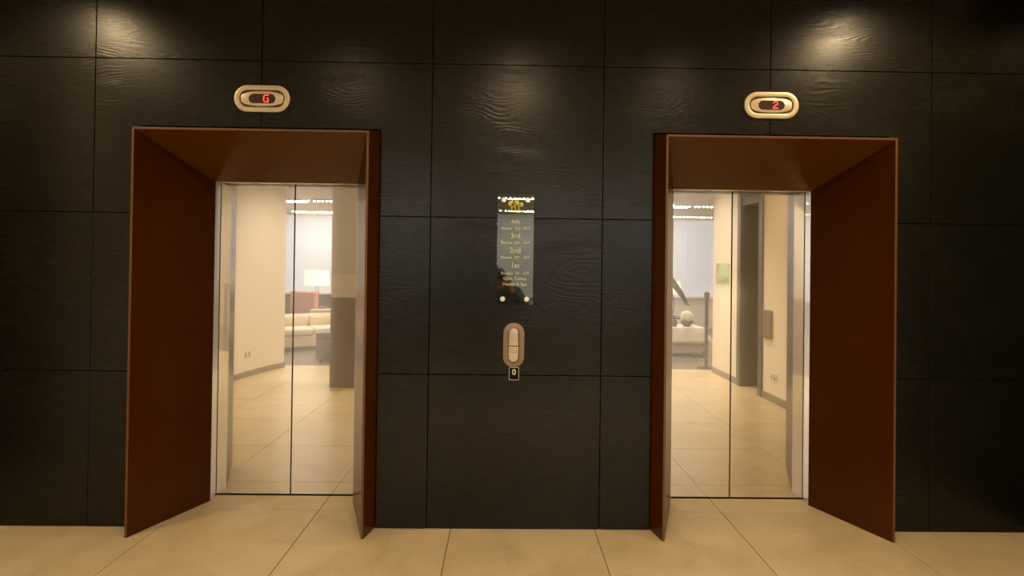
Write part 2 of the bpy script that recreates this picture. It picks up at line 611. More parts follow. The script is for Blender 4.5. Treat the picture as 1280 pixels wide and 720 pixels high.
holes = [(p['x0'] - FL - .003, p['x1'] + FL + .003, p['zf'] + FL + .003) for p in PORTALS.values()]
G = 0.0022
rng = random.Random(11)
for i in range(len(COLX) - 1):
    for j in range(len(ROWZ) - 1):
        x0, x1, z0, z1 = COLX[i] + G, COLX[i + 1] - G, ROWZ[j] + G, ROWZ[j + 1] - G
        if j == 0: z0 = 0.001
        if i == 0: x0 = COLX[0]
        if j == len(ROWZ) - 2: z1 = CEIL
        pts = [(x0, z0), (x1, z0), (x1, z1), (x0, z1)]
        for h0, h1, hz in holes:
            if x1 <= h0 or x0 >= h1 or z0 >= hz:
                continue
            full = z1 <= hz
            if x0 >= h0 and x1 <= h1:
                if full: pts = None
                else: pts = [(x0, hz), (x1, hz), (x1, z1), (x0, z1)]
            elif x0 < h0 < x1:        # hole on the right part
                pts = [(x0, z0), (h0, z0), (h0, z1), (x0, z1)] if full else [(x0, z0), (h0, z0), (h0, hz), (x1, hz), (x1, z1), (x0, z1)]
            elif x0 < h1 < x1:        # hole on the left part
                pts = [(h1, z0), (x1, z0), (x1, z1), (h1, z1)] if full else [(h1, z0), (x1, z0), (x1, z1), (x0, z1), (x0, hz), (h1, hz)]
            break
        if not pts:
            continue
        cx, cz = (COLX[i] + COLX[i + 1]) / 2, (ROWZ[j] + ROWZ[j + 1]) / 2
        bm = new_bm()
        add_poly(bm, [(x - cx, z - cz) for x, z in pts], 0.0, 0.02, bev=0.0012)
        pan = obj('wall_panel', bm, 'oak', wall_back, (cx, rng.uniform(-0.0006, 0.0006), cz))
        pan.rotation_euler = (rng.uniform(-0.0016, 0.0016), 0, rng.uniform(-0.0022, 0.0022))

# ------------------------------------------------------------------ floor: stone tiles, carpet beyond
floor = box('floor', 'grout', (-7.5, 6.5, -10.4, 0.6, -0.20, -0.004), kind='structure')
TX = [-0.289 + 0.828 * k for k in range(-4, 6)]
TX = [-3.5] + [t for t in TX if -3.4 < t < 3.0] + [3.35]
TY = [0.455, 0.24] + [0.24 - 0.785 * k for k in range(1, 6)] + [-4.32]
TY = [t for t in TY if t >= -4.32]
cache = {}
for i in range(len(TX) - 1):
    for j in range(len(TY) - 1):
        wx, wy = TX[i + 1] - TX[i], TY[j] - TY[j + 1]
        if wy < 0.05: continue
        key = (round(wx, 3), round(wy, 3))
        if key not in cache:
            bm = new_bm()
            add_box(bm, -wx / 2 + .0022, wx / 2 - .0022, -wy / 2 + .0026, wy / 2 - .0026, -0.03, 0, bev=0.0014)
            me = bpy.data.meshes.new('floor_tile')
            bmesh.ops.recalc_face_normals(bm, faces=bm.faces)
            bm.to_mesh(me); bm.free()
            for p_ in me.polygons: p_.use_smooth = False
            me.materials.append(M['stone'])
            cache[key] = me
        o = bpy.data.objects.new('floor_tile', cache[key])
        COL.objects.link(o)
        o.parent = floor
        o.location = ((TX[i] + TX[i + 1]) / 2, (TY[j] + TY[j + 1]) / 2, 0)
bm = new_bm()
add_box(bm, -7.5, 6.5, -10.4, -4.325, -0.02, 0.004)
tag(obj('carpet', bm, 'carpet', floor), kind='stuff')

# ------------------------------------------------------------------ ceiling, side walls, far wall
ceiling = box('ceiling', 'ceiling', (-7.5, 6.5, -4.4, 0.6, CEIL, CEIL + .15), kind='structure')
box('lowered_ceiling', 'ceiling', (-7.5, 6.5, -10.4, -4.4, 2.85, CEIL + .15), ceiling)


def side_wall(name, xin, xout, y0, y1, mat, z1=CEIL, skirt=True):
    r = box(name, mat, (min(xin, xout), max(xin, xout), y0, y1, 0, z1), kind='structure')
    return r


# right side: dark panelled return, cream wall, door niche, cream wall
wr = box('wall_right', 'gap', (3.106, 3.3, -1.25, 0.3, 0, CEIL), kind='structure')
for j in range(4):
    box('wall_panel', 'oak', (3.1, 3.12, -1.25, -0.003, ROWZ[j] + G, ROWZ[j + 1] - G), wr, bev=0.001)
box('plaster_wall', 'cream', (3.1, 3.5, -2.50, -1.25, 0, CEIL), wr)
box('plaster_wall', 'cream', (3.1, 3.5, -4.12, -3.22, 0, CEIL), wr)
box('niche_back', 'cream', (3.5, 3.6, -4.12, -2.4, 0, CEIL), wr)
box('niche_head', 'cream', (3.1, 3.5, -3.22, -2.50, 2.62, CEIL), wr)
box('baseboard_right', 'skirting', (3.088, 3.1, -2.50, -1.25, 0, 0.085), bev=0.002, kind='structure')
bb = box('baseboard_corner', 'skirting', (3.088, 3.1, -4.12, -3.22, 0, 0.085), bev=0.002, kind='structure')
door3 = empty('door_3', (3.1, -2.86, 0), kind='structure')
box('door_frame', 'door_frame', (-.02, .4, -0.36, -0.26, 0, 2.62), door3, bev=.003)
box('door_frame', 'door_frame', (-.02, .4, 0.26, 0.36, 0, 2.62), door3, bev=.003)
box('door_head', 'door_frame', (0, .4, -0.26, 0.26, 2.35, 2.62), door3, bev=.003)
dl = box('door_leaf', 'door_panel', (.34, .39, -0.26, 0.26, 0.05, 2.35), door3, bev=.002)
box('kick_plate', 'door_frame', (.33, .34, -0.25, 0.25, 0.01, 0.14), door3, bev=.002)

# left side: dark panelled return, then a curved cream wall
wl = box('wall_left', 'gap', (-3.7, -3.508, -1.25, 0.3, 0, CEIL), kind='structure')
for j in range(4):
    box('wall_panel', 'oak', (-3.52, -3.50, -1.25, -0.003, ROWZ[j] + G, ROWZ[j + 1] - G), wl, bev=0.001)


def ribbon(name, mat, path, th, z0, z1, parent=None, **k):
    bm = new_bm()
    P = [Vector((x, y, 0)) for x, y in path]
    A = []
    for i, p in enumerate(P):
        d = (P[min(i + 1, len(P) - 1)] - P[max(i - 1, 0)]).normalized()
        nrm = Vector((-d.y, d.x, 0))
        A.append((p, p - nrm * th))
    rows = []
    for a, b in A:
        rows.append([bm.verts.new((q.x, q.y, z)) for q, z in ((a, z0), (b, z0), (b, z1), (a, z1))])
    for r, s in zip(rows, rows[1:]):
        for i in range(4):
            j = (i + 1) % 4
            bm.faces.new([r[i], r[j], s[j], s[i]])
    bm.faces.new(rows[0]); bm.faces.new(rows[-1])
    return tag(obj(name, bm, mat, parent), **k)


curve = []
ctrl = [(-3.5, -1.25), (-3.515, -2.2), (-3.50, -2.8), (-3.43, -3.36), (-3.345, -3.75), (-3.22, -4.14)]
for i in range(len(ctrl) - 1):
    p0 = ctrl[max(i - 1, 0)]; p1 = ctrl[i]; p2 = ctrl[i + 1]; p3 = ctrl[min(i + 2, len(ctrl) - 1)]
    for k in range(6):
        t = k / 6
        curve.append(tuple(0.5 * (2 * b + (c - a) * t + (2 * a - 5 * b + 4 * c - d) * t * t + (3 * b - a - 3 * c + d) * t ** 3) for a, b, c, d in zip(p0, p1, p2, p3)))
curve.append(ctrl[-1])
ribbon('wall_curved', 'cream', curve, 0.18, 0, CEIL, kind='structure')
ribbon('baseboard_left', 'skirting', [(x + .013, y) for x, y in curve], 0.0125, 0, 0.075, kind='structure')

# far lounge walls
wf = box('wall_far', 'dado', (-7.5, 0.6, -10.5, -10.3, 0, 0.80), kind='structure')
box('pale_dado', 'white_paint', (0.6, 6.5, -10.5, -10.3, 0, 0.80), wf)
box('wall_above_window', 'ceiling', (-7.5, 6.5, -10.5, -10.3, 2.82, 2.85), wf)
box('wall_lounge_left', 'cream', (-7.6, -7.5, -10.5, -1.2, 0, CEIL), kind='structure')
box('wall_lounge_right', 'cream', (6.5, 6.6, -10.5, -1.2, 0, CEIL), kind='structure')
box('wall_return_left', 'cream', (-7.5, -3.72, -1.3, -1.2, 0, CEIL), kind='structure')
box('wall_return_right', 'cream', (3.62, 6.5, -4.12, -4.0, 0, CEIL), kind='structure')
win = empty('window_1', (0, -10.3, 0.8), kind='structure')
box('window_sill', 'white_paint', (-7.5, 6.5, -0.02, 0.06, -0.03, 0.0), win, bev=.004)
xs = [-7.5 + 1.75 * k for k in range(9)]
for a, b in zip(xs, xs[1:]):
    bl = box('roller_blind', 'blind', (a + .006, b - .006, -0.03, -0.02, 0.02, 1.99), win)
    box('bottom_rail', 'white_paint', (a + .008, b - .008, -0.032, -0.014, 0.003, 0.022), bl, bev=.002)
box('head_box', 'white_paint', (-7.5, 6.5, -0.10, 0.02, 1.99, 2.02), win)
box('window_pane', 'white_paint', (-7.5, 6.5, -0.19, -0.17, 0.0, 2.02), win)

# ------------------------------------------------------------------ lift portals (splayed timber surrounds)


def ring_profile(p, cx, cz):
    """five profile points at a corner; cx, cz = -1/+1 for side and 1 for top, 0 for floor"""
    fx = p['x0'] if cx < 0 else p['x1']
    bx = p['bx0'] if cx < 0 else p['bx1']
    s = -1 if cx < 0 else 1
    e = 0.012
    if cz == 0:
        zf = zi = zb = zo = zw = 0.0
    else:
        zf, zi, zb, zo, zw = p['zf'], p['zf'] - e, p['bz'], p['bz'] + .05, p['zf'] + FL
    return [Vector((fx, p['yf'], zf)), Vector((fx - s * e, p['yf'], zi)), Vector((bx, p['yb'], zb)),
            Vector((bx + s * .05, p['yb'], zo)), Vector((fx + s * FL, 0.021, zw))]


def add_profile_run(bm, A, B):
    a = [bm.verts.new(v) for v in A]
    b = [bm.verts.new(v) for v in B]
    n = len(a)
    for i in range(n):
        j = (i + 1) % n
        bm.faces.new([a[i], a[j], b[j], b[i]])
    bm.faces.new(a); bm.faces.new(list(reversed(b)))


def make_portal(p, label):
    root = empty('lift_portal', ((p['x0'] + p['x1']) / 2, 0, 0), label=label, cat='door surround')
    off = root.location.copy()
    sh = lambda L: [v - off for v in L]
    BL, TL, TR, BR = ring_profile(p, -1, 0), ring_profile(p, -1, 1), ring_profile(p, 1, 1), ring_profile(p, 1, 0)
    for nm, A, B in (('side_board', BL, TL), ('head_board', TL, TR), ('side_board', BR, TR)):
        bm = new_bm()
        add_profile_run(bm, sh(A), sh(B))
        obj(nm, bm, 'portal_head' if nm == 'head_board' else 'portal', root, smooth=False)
        bm = new_bm()   # thin strip on the front arris, its highlight put into the colour
        q = []
        for R in (A, B):
            f0, f1 = R[0], R[1]
            q.append([Vector((v.x, v.y + dy, v.z)) - off for v, dy in ((f0, -.0015), (f1, -.0015), (f1, 0.0), (f0, 0.0))])
        add_profile_run(bm, q[0], q[1])
        obj('edge_highlight_strip', bm, 'edging', root, smooth=False)
    return root


make_portal(PORTALS['left'], 'red-brown splayed timber surround framing the lift under the G indicator')
make_portal(PORTALS['right'], 'red-brown splayed timber surround framing the lift under the 2 indicator')


def make_lift_door(n, p):
    root = empty('door_%d' % n, (0, 0, 0), kind='structure')
    x0, x1, zb, yb = p['bx0'], p['bx1'], p['bz'], p['yb']
    for s, x in ((-1, x0), (1, x1)):
        bm = new_bm()
        inn = x - s * .001
        far = x + s * .022
        add_profile_run(bm, [Vector((inn, yb, 0)), Vector((inn + s * .017, MIR - .004, 0)), Vector((far + s * .02, MIR - .004, 0)), Vector((far + s * .02, yb + .001, 0))],
                        [Vector((inn, yb, zb)), Vector((inn + s * .017, MIR - .004, zb + .012)), Vector((far + s * .02, MIR - .004, zb + .012)), Vector((far + s * .02, yb + .001, zb))])
        obj('steel_jamb', bm, 'steel_jamb', root, smooth=False)
    bm = new_bm()
    add_box(bm, x0, x1, yb + .001, yb + .022, zb - .002, zb + .04, bev=.001)
    obj('steel_head', bm, 'steel_jamb', root)
    box('door_track', 'dark_metal', (x0 + .02, x1 - .02, yb + .022, MIR - .004, zb + .004, zb + .04), root)
    for k in range(4):
        a = x0 + .07 + (x1 - x0 - .12) * k / 4
        box('track_clip', 'steel_jamb', (a, a + .13, yb + .03, yb + .05, zb - .001, zb + .004), root)
    y0, y1 = MIR, MIR + .03
    for a, b in ((x0 + .003, p['seam'] - .0035), (p['seam'] + .0035, x1 + .02)):
        box('door_leaf', 'steel', (a - (.02 if a < p['seam'] else 0), b, y0, y1, 0.006, zb + .03), root, bev=.0012)
    box('door_seal', 'dark_metal', (p['seam'] - .0045, p['seam'] + .0045, y0 + .004, y1 - .004, .006, zb + .03), root)
    for s_, x_ in ((-1, x0 - .0175), (1, x1 + .0175)):
        box('corner_seal', 'dark_metal', (x_ - .003, x_ + .003, MIR - .004, MIR + .002, .006, zb + .012), root)
    box('door_sill', 'dark_metal', (x0 - .03, x1 + .03, 0.4555, 0.53, -.003, -0.0005), root)
    box('shaft_backing', 'gap', (x0 - .2, x1 + .2, 0.52, 0.56, 0, zb + .3), root)


make_lift_door(1, PORTALS['left'])
make_lift_door(2, PORTALS['right'])

# ------------------------------------------------------------------ floor indicators over the lifts
FONT5 = {
    'G': ["01111", "10000", "10000", "10011", "10001", "10001", "01111"],
    '2': ["01110", "10001", "00001", "00110", "01000", "10000", "11111"],
}


def make_indicator(cx, cz, ch, label):
    root = empty('floor_indicator', (cx, -0.001, cz), label=label, cat='indicator', group=None)
    bm = new_bm()
    add_ring(bm, stadium(0, 0, .318, .154), stadium(0, 0, .258, .098), -.012, 0)
    obj('face_ring', bm, 'plate_diff', root)
    bm = new_bm()
    add_poly(bm, stadium(0, 0, .262, .102), -.003, 0)
    obj('groove', bm, 'groove', root)
    bm = new_bm()
    # inner lens plate: pinched oval
    pts = []
    for k in range(48):
        a = 2 * PI * k / 48
        c, s = math.cos(a), math.sin(a)
        pts.append((.121 * math.copysign(abs(c) ** .95, c), .043 * math.copysign(abs(s) ** .62, s)))
    add_poly(bm, pts, -.010, -.002, bev=.0025, seg=2)
    obj('inner_plate', bm, 'plate_diff', root)
    bm = new_bm()
    add_poly(bm, stadium(0, 0, .152, .054), -.0112, -.009)
    sc = obj('display_window', bm, 'screen', root)
    bm = new_bm()
    px = .0062
    for r, row in enumerate(FONT5[ch]):
        for c, v in enumerate(row):
            if v == '1':
                x, z = .004 + c * px + (0.006), .0195 - r * px
                add_box(bm, x - px * .42, x + px * .50, -.0125, -.011, z - px * .5, z + px * .5)
    obj('lit_figure', bm, 'led', sc)
    return root


make_indicator(-1.400, 2.452, 'G', 'oval nickel floor indicator showing a red G above the lift with the sofa reflected')
make_indicator(1.537, 2.464, '2', 'oval nickel floor indicator showing a red 2 above the lift with the green sign reflected')

# ------------------------------------------------------------------ call button plate and the 0 tag
call = empty('call_button_plate', (0.060, -0.001, 1.058), label='upright capsule-shaped nickel call button plate below the glass directory', cat='call button')
bm = new_bm(); add_poly(bm, stadium(0, 0, .122, .256), -.008, 0, bev=.004, seg=2); obj('face_plate', bm, 'bronze_plate', call)
bm = new_bm(); add_ring(bm, stadium(0, -.003, .066, .205), stadium(0, -.003, .056, .195), -.0088, -.007); obj('inset_groove', bm, 'groove', call)
bm = new_bm(); add_poly(bm, stadium(-.002, .045, .054, .105)[:21] + [(-.029, -.003), (.025, -.003)], -.016, -.007, bev=.004, seg=3); obj('upper_lens', bm, 'plate', call)
bm = new_bm(); add_poly(bm, [(-.029, -.010), (.025, -.010)] + [(-.002 + .027 * math.cos(a), -.065 + .030 * math.sin(a)) for a in [-PI * k / 12 for k in range(13)]], -.012, -.007, bev=.003, seg=2); lo = obj('lower_button', bm, 'plate_diff', call)
bm = new_bm(); add_ring(bm, rrect(-.002, -.030, .038, .026, .003), rrect(-.002, -.030, .034, .022, .002), -.0128, -.0115); obj('button_mark', bm, 'groove', lo)
bm = new_bm(); add_box(bm, -.014, .010, -.0128, -.0115, -.031, -.029); obj('button_mark', bm, 'groove', lo)

zt = empty('floor_number_plate', (0.0635, -0.001, 0.893), label='small black framed plate reading 0 under the call button', cat='number plate')
bm = new_bm(); add_poly(bm, rrect(0, 0, .054, .070, .005), -.0025, 0); obj('backing_plate', bm, 'gap', zt)
bm = new_bm(); add_ring(bm, rrect(0, 0, .058, .074, .006), rrect(0, 0, .052, .068, .005), -.004, 0); obj('frame', bm, 'groove' if False else 'zero', zt)
text_mesh('figure', '0', .046, 'zero', zt, (0, -.0032, -.006), bold=.0012)

# ------------------------------------------------------------------ glass directory
sg = empty('glass_directory', (0.062, -0.001, 1.606), label='tall glass floor directory with gold lettering and four round caps', cat='sign')
bm = new_bm(); add_box(bm, -.106, .104, -.024, -.018, -.318, .316, bev=.0008)
pane = obj('glass_pane', bm, 'sign_glass', sg)
for x in (-.070, .068):
    for z in (-.283, .284):
        bm = new_bm()
        add_lathe(bm, [(.0, .0), (.006, 0), (.006, .018), (.0135, .0185), (.0145, .020), (.0145, .0275), (.0125, .0295), (0, .030)], n=24)
        c = obj('standoff_cap', bm, 'chrome', sg, (x, 0, z))
        c.rotation_euler = (PI / 2, 0, 0)
rows = [('4th', .040, .147, 0), ('Rooms  401 - 417', .0225, .114, 0), ('3rd', .040, .066, 0), ('Rooms  301 - 317', .0225, .033, 0),
        ('2nd', .043, -.018, 0), ('Rooms  201 - 217', .0225, -.052, 0), ('1st', .040, -.103, 0), ('Rooms  10 - 117', .0235, -.143, 0),
        ('Gym, Toilets', .0255, -.174, 0), ('Health & Spa', .0265, -.206, 0)]
for t, s, z, x in rows:
    text_mesh('lettering', t, s, 'gold', sg, (-.001, -.0252, z), bold=.0002)
# emblem: three round crowns on stems over a curved base
bm = new_bm()
for cx, cz, r in ((-.028, .262, .017), (.004, .268, .015), (.030, .258, .013), (-.012, .255, .014), (.018, .252, .011)):
    pts = [(cx + r * math.cos(2 * PI * k / 18), cz + r * 1.0 * math.sin(2 * PI * k / 18)) for k in range(18)]
    add_poly(bm, pts, -.0256, -.0246)
for cx, w_ in ((-.024, .006), (-.004, .005), (.016, .005)):
    add_poly(bm, [(cx - w_ / 2, .218), (cx + w_ / 2, .218), (cx + w_ / 2, .250), (cx - w_ / 2, .250)], -.0256, -.0246)
base = [(-.052 + .100 * k / 10, .214 + .005 * math.sin(PI * k / 10)) for k in range(11)]
base += [(x, z + .007) for x, z in reversed(base)]
add_poly(bm, base, -.0256, -.0246)
obj('emblem', bm, 'olive', sg, smooth=False)

# ------------------------------------------------------------------ downlights
DL_LABEL = 'round recessed downlight in the lobby ceiling, one of the set seen only as glints'


def make_downlight(x, y, z, power, ang, blend, first=[None, None]):
    if first[0] is None:
        root = empty('downlight', (x, y, z), label='round recessed ceiling downlight glinting above the lift lobby', cat='ceiling light', group='recessed downlights')
        bm = new_bm()
        add_lathe(bm, [(.035, -.0005), (.035, -.006), (.048, -.010), (.058, -.006), (.060, 0)], n=24)
        r = obj('trim_ring', bm, 'white_paint', root)
        bm = new_bm()
        add_lathe(bm, [(.0, -.0065), (.034, -.0065), (.034, -.002), (0, -.002)], n=24)
        d = obj('lens_disc', bm, 'lamp_disc', root)
        first[0] = root; first[1] = (r, d)
    else:
        root = first[0].copy(); COL.objects.link(root); root.location = (x, y, z)
        for ch in first[1]:
            c = ch.copy(); COL.objects.link(c); c.parent = root
    if power:
        ld = bpy.data.lights.new('downlight_lamp', 'SPOT')
        ld.energy = power
        ld.color = GOLD if y > -3 else WARM
        ld.spot_size = math.radians(ang)
        ld.spot_blend = blend
        ld.shadow_soft_size = 0.045 if y > -3 else 0.12
        lo = bpy.data.objects.new('downlight_lamp', ld)
        COL.objects.link(lo)
        lo.parent = root
        lo.location = (0, 0, -.03)
    return root


def make_linear(x, y, z, power, first=[None, None]):
    if first[0] is None:
        root = empty('linear_ceiling_light', (x, y, z), label='slim ceiling strip light with a row of small bright lamps in the lounge', cat='ceiling light', group='strip lights in rows under the lounge ceiling')
        bm = new_bm()
        add_box(bm, -.62, .62, -.035, .035, -.030, -.0005, bev=.003)
        a = obj('housing', bm, 'white_paint', root)
        bm = new_bm()
        for k in range(15):
            cx = -.588 + .084 * k
            add_lathe(bm, [(0, -.031), (.020, -.031), (.019, -.044), (.012, -.052), (0, -.055)], cx=cx, n=10)
        b = obj('lamp_row', bm, 'opal', root)
        b['kind'] = 'stuff'
        first[0] = root; first[1] = (a, b)
    else:
        root = first[0].copy(); COL.objects.link(root); root.location = (x, y, z)
        for ch in first[1]:
            c = ch.copy(); COL.objects.link(c); c.parent = root
    if power:
        ld = bpy.data.lights.new('strip_lamp', 'AREA')
        ld.shape = 'RECTANGLE'; ld.size = 1.1; ld.size_y = .06
        ld.energy = power
        ld.color = WARM
        lo = bpy.data.objects.new('strip_lamp', ld)
        COL.objects.link(lo)
        lo.parent = root
        lo.location = (0, 0, -.06)
    return root


for x, y, pw, ang, bl, where in SPOTS:
    make_downlight(x, y, CEIL if y > -4.4 else 2.85, pw, ang, bl)['label'] = 'round recessed ceiling downlight ' + where
for row, (y, pw) in enumerate(((-7.3, 42), (-9.6, 42))):
    for k in range(8):
        o = make_linear(-4.6 + 1.3 * k, y, 2.85, pw if k % 2 == 0 else 0)
        which = ('row nearer the lifts', 'row nearer the window blinds')[row]
        tag(o, 'slim ceiling strip light with small bright lamps, in the lounge ' + which, group='strip lights in the ' + which)

# ------------------------------------------------------------------ lobby pillars
pl = empty('square_pillar', (-1.85, -2.98, 0), label='warm grey square pillar with dark plum lower cladding beside the camera', cat='pillar')
box('lower_cladding', 'plum_clad', (-.285, .20, -.20, .20, 0, 1.11), pl, bev=.004)
box('pale_band', 'grey_band', (-.282, .197, -.197, .197, 1.11, 1.40), pl, bev=.002)
box('upper_shaft', 'grey_paint', (-.282, .197, -.197, .197, 1.40, CEIL), pl, bev=.004)
pd = empty('dark_pillar', (-.62, -6.6, 0), label='dark panelled pillar in the lounge, reflected left of the glass directory', cat='pillar')
box('shaft', 'oak', (-.35, .44, -.3, .3, 0.085, 2.85), pd, bev=.004)
box('plinth', 'skirting', (-.36, .45, -.31, .31, 0.004, .085), pd, bev=.003)

# ------------------------------------------------------------------ small wall fittings in the lobby


def wall_socket(x, y, z, face, label):
    r = empty('wall_socket', (x, y, z), rz=face, label=label, cat='socket')
    box('face_plate', 'white_plastic', (-.073, .073, -.008, 0, -.043, .043), r, bev=.003)
    for sx in (-.036, .036):
        box('rocker_switch', 'groove', (sx - .006 + .014, sx + .006 + .014, -.011, -.008, .012, .034), r)
        box('socket_holes', 'groove', (sx - .012, sx + .012, -.009, -.008, -.028, .004), r)


wall_socket(3.099, -2.22, .29, -PI / 2, 'double wall socket low on the cream wall right of the niche')
wall_socket(-3.425, -3.40, .30, math.radians(90 + 10), 'double wall socket low on the curved cream wall')
cp = empty('control_panel', (3.099, -2.36, .885), rz=-PI / 2, label='grey upright metal control panel on cream wall by the niche', cat='panel')
box('panel_box', 'panel_grey', (-.10, .10, -.03, 0, -.165, .165), cp, bev=.004)
box('panel_door', 'panel_grey', (-.09, .09, -.034, -.03, -.155, .155), cp, bev=.002)
gs = empty('green_glass_sign', (3.099, -3.72, 1.46), rz=-PI / 2, label='small green-tinted glass notice on the cream wall, seen in the right lift doors', cat='sign')
box('glass_pane', 'green_glass', (-.24, .24, -.022, -.016, -.15, .15), gs, bev=.001)
for sx in (-.2, .2):
    for sz in (-.12, .12):
        box('standoff', 'white_plastic', (sx - .010, sx + .010, -.028, 0, sz - .010, sz + .010), gs, bev=.002)
for k, wd in enumerate((.26, .30, .18)):
    box('green_stripe', 'green_print', (-wd / 2, wd / 2, -.0235, -.022, -.02 - .03 * k, -.008 - .03 * k), gs)


# ------------------------------------------------------------------ lounge furniture
def make_sofa(loc, rz, wd, dp, seat, back, label, mat='cream_fabric', name='sofa', ncush=2, arm=.16):
    r = empty(name, loc, rz=rz, label=label, cat='sofa' if name == 'sofa' else 'armchair')
    bm = new_bm(); add_box(bm, -wd / 2 + .02, wd / 2 - .02, -dp / 2 + .02, dp / 2 - .02, .08, seat - .12, bev=.03, seg=3); obj('base', bm, mat, r)
    n = ncush
    iw = wd - 2 * arm
    for k in range(n):
        bm = new_bm(); add_box(bm, -iw / 2 + iw * k / n + .004, -iw / 2 + iw * (k + 1) / n - .004, -dp / 2, dp / 2 - .18, seat - .13, seat, bev=.045, seg=4); obj('seat_cushion', bm, mat, r)
        bm = new_bm(); add_box(bm, -iw / 2 + iw * k / n + .004, -iw / 2 + iw * (k + 1) / n - .004, dp / 2 - .30, dp / 2 - .14, seat - .02, back - .02, bev=.06, seg=4); obj('back_cushion', bm, mat, r)
    bm = new_bm(); add_box(bm, -wd / 2, wd / 2, dp / 2 - .16, dp / 2, .08, back, bev=.05, seg=4); obj('backrest', bm, mat, r)
    for s in (-1, 1):
        bm = new_bm()
        add_box(bm, min(s * wd / 2, s * (wd / 2 - arm)), max(s * wd / 2, s * (wd / 2 - arm)), -dp / 2, dp / 2 - .03, .08, seat + .13, bev=.075, seg=4)
        obj('armrest', bm, mat, r)
        for q in (-1, 1):
            bm = new_bm(); add_tube(bm, [(s * (wd / 2 - .07), q * (dp / 2 - .08), 0), (s * (wd / 2 - .08), q * (dp / 2 - .09), .10)], [.014, .022]); obj('leg', bm, 'dark_metal', r)
    return r


C0 = .004
make_sofa((-3.50, -6.05, C0), PI - .50, 1.80, .85, .40, .60, 'low cream sofa with rounded arms behind the dark ottoman')
make_sofa((-2.95, -7.25, C0), 0.05, 1.7, .8, .40, .64, 'cream sofa further back, in front of the pink armchair')
make_sofa((-4.12, -7.95, C0), 0.3, .62, .70, .44, .95, 'dusty pink armchair beside the table lamp', 'pink_fabric', 'armchair', 1, .13)
ot = empty('ottoman', (-2.52, -4.82, C0), label='dark brown square leather ottoman in front of the cream sofas', cat='ottoman')
bm = new_bm(); add_box(bm, -.36, .36, -.33, .33, .06, .36, bev=.02, seg=3); obj('body', bm, 'brown_leather', ot)
bm = new_bm(); add_box(bm, -.365, .365, -.335, .335, .36, .47, bev=.035, seg=4); obj('cushion', bm, 'brown_leather', ot)
for sx in (-1, 1):
    for sy in (-1, 1):
        bm = new_bm(); add_tube(bm, [(sx * .30, sy * .27, 0), (sx * .30, sy * .27, .08)], [.02, .025]); obj('foot', bm, 'dark_metal', ot)


def side_table(loc, h, label):
    r = empty('side_table', loc, label=label, cat='table')
    bm = new_bm(); add_lathe(bm, [(0, h - .03), (.24, h - .03), (.25, h - .02), (.25, h - .005), (.245, h), (0, h)], n=32); obj('table_top', bm, 'brown_leather', r)
    bm = new_bm(); add_lathe(bm, [(.025, .02), (.02, h - .03)], n=16); obj('stem', bm, 'dark_metal', r)
    bm = new_bm(); add_lathe(bm, [(0, 0), (.17, 0), (.17, .012), (.03, .03), (0, .03)], n=28); obj('foot', bm, 'dark_metal', r)


def table_lamp(loc, stem_h, r0, r1, sh, label, power=14):
    r = empty('table_lamp', loc, label=label, cat='lamp')
    bm = new_bm(); add_lathe(bm, [(0, 0), (.09, 0), (.09, .012), (.03, .03), (.02, .05), (0, .05)], n=24); obj('base', bm, 'dark_metal', r)
    bm = new_bm()
    for s in (-1, 1):
        add_tube(bm, [(s * .015, 0, .03), (s * .045, 0, stem_h * .45), (s * .012, 0, stem_h)], .007, n=8)
    obj('stem', bm, 'dark_metal', r)
    bm = new_bm()
    n = 32
    rr = [(r0, stem_h - .03), (r1, stem_h - .03 + sh), (r1 - .004, stem_h - .03 + sh), (r0 - .004, stem_h - .03)]
    rings = [[bm.verts.new((q * math.cos(2 * PI * k / n), q * math.sin(2 * PI * k / n), z)) for k in range(n)] for q, z in rr]
    for i in range(4):
        a, b = rings[i], rings[(i + 1) % 4]
        for k in range(n):
            bm.faces.new([a[k], a[(k + 1) % n], b[(k + 1) % n], b[k]])
    obj('lamp_shade', bm, 'shade', r)
    bm = new_bm(); add_blob(bm, (0, 0, stem_h + .07), (.03, .03, .045), sub=2); obj('bulb', bm, 'lamp_disc', r)
    ld = bpy.data.lights.new('table_lamp_bulb', 'POINT'); ld.energy = power; ld.color = WARM; ld.shadow_soft_size = .05
    lo = bpy.data.objects.new('table_lamp_bulb', ld); COL.objects.link(lo); lo.parent = r; lo.location = (0, 0, stem_h + .15)


side_table((-4.28, -8.72, C0), .55, 'round dark side table under the drum-shade lamp')
table_lamp((-4.28, -8.72, .555 + C0), .52, .28, .26, .34, 'table lamp with a wide cream drum shade behind the pink armchair')
side_table((3.42, -7.2, C0), .55, 'round dark side table under the tapered-shade lamp')
table_lamp((3.42, -7.2, .555 + C0), .50, .21, .15, .24, 'table lamp with a small tapered cream shade near the white-clothed table')

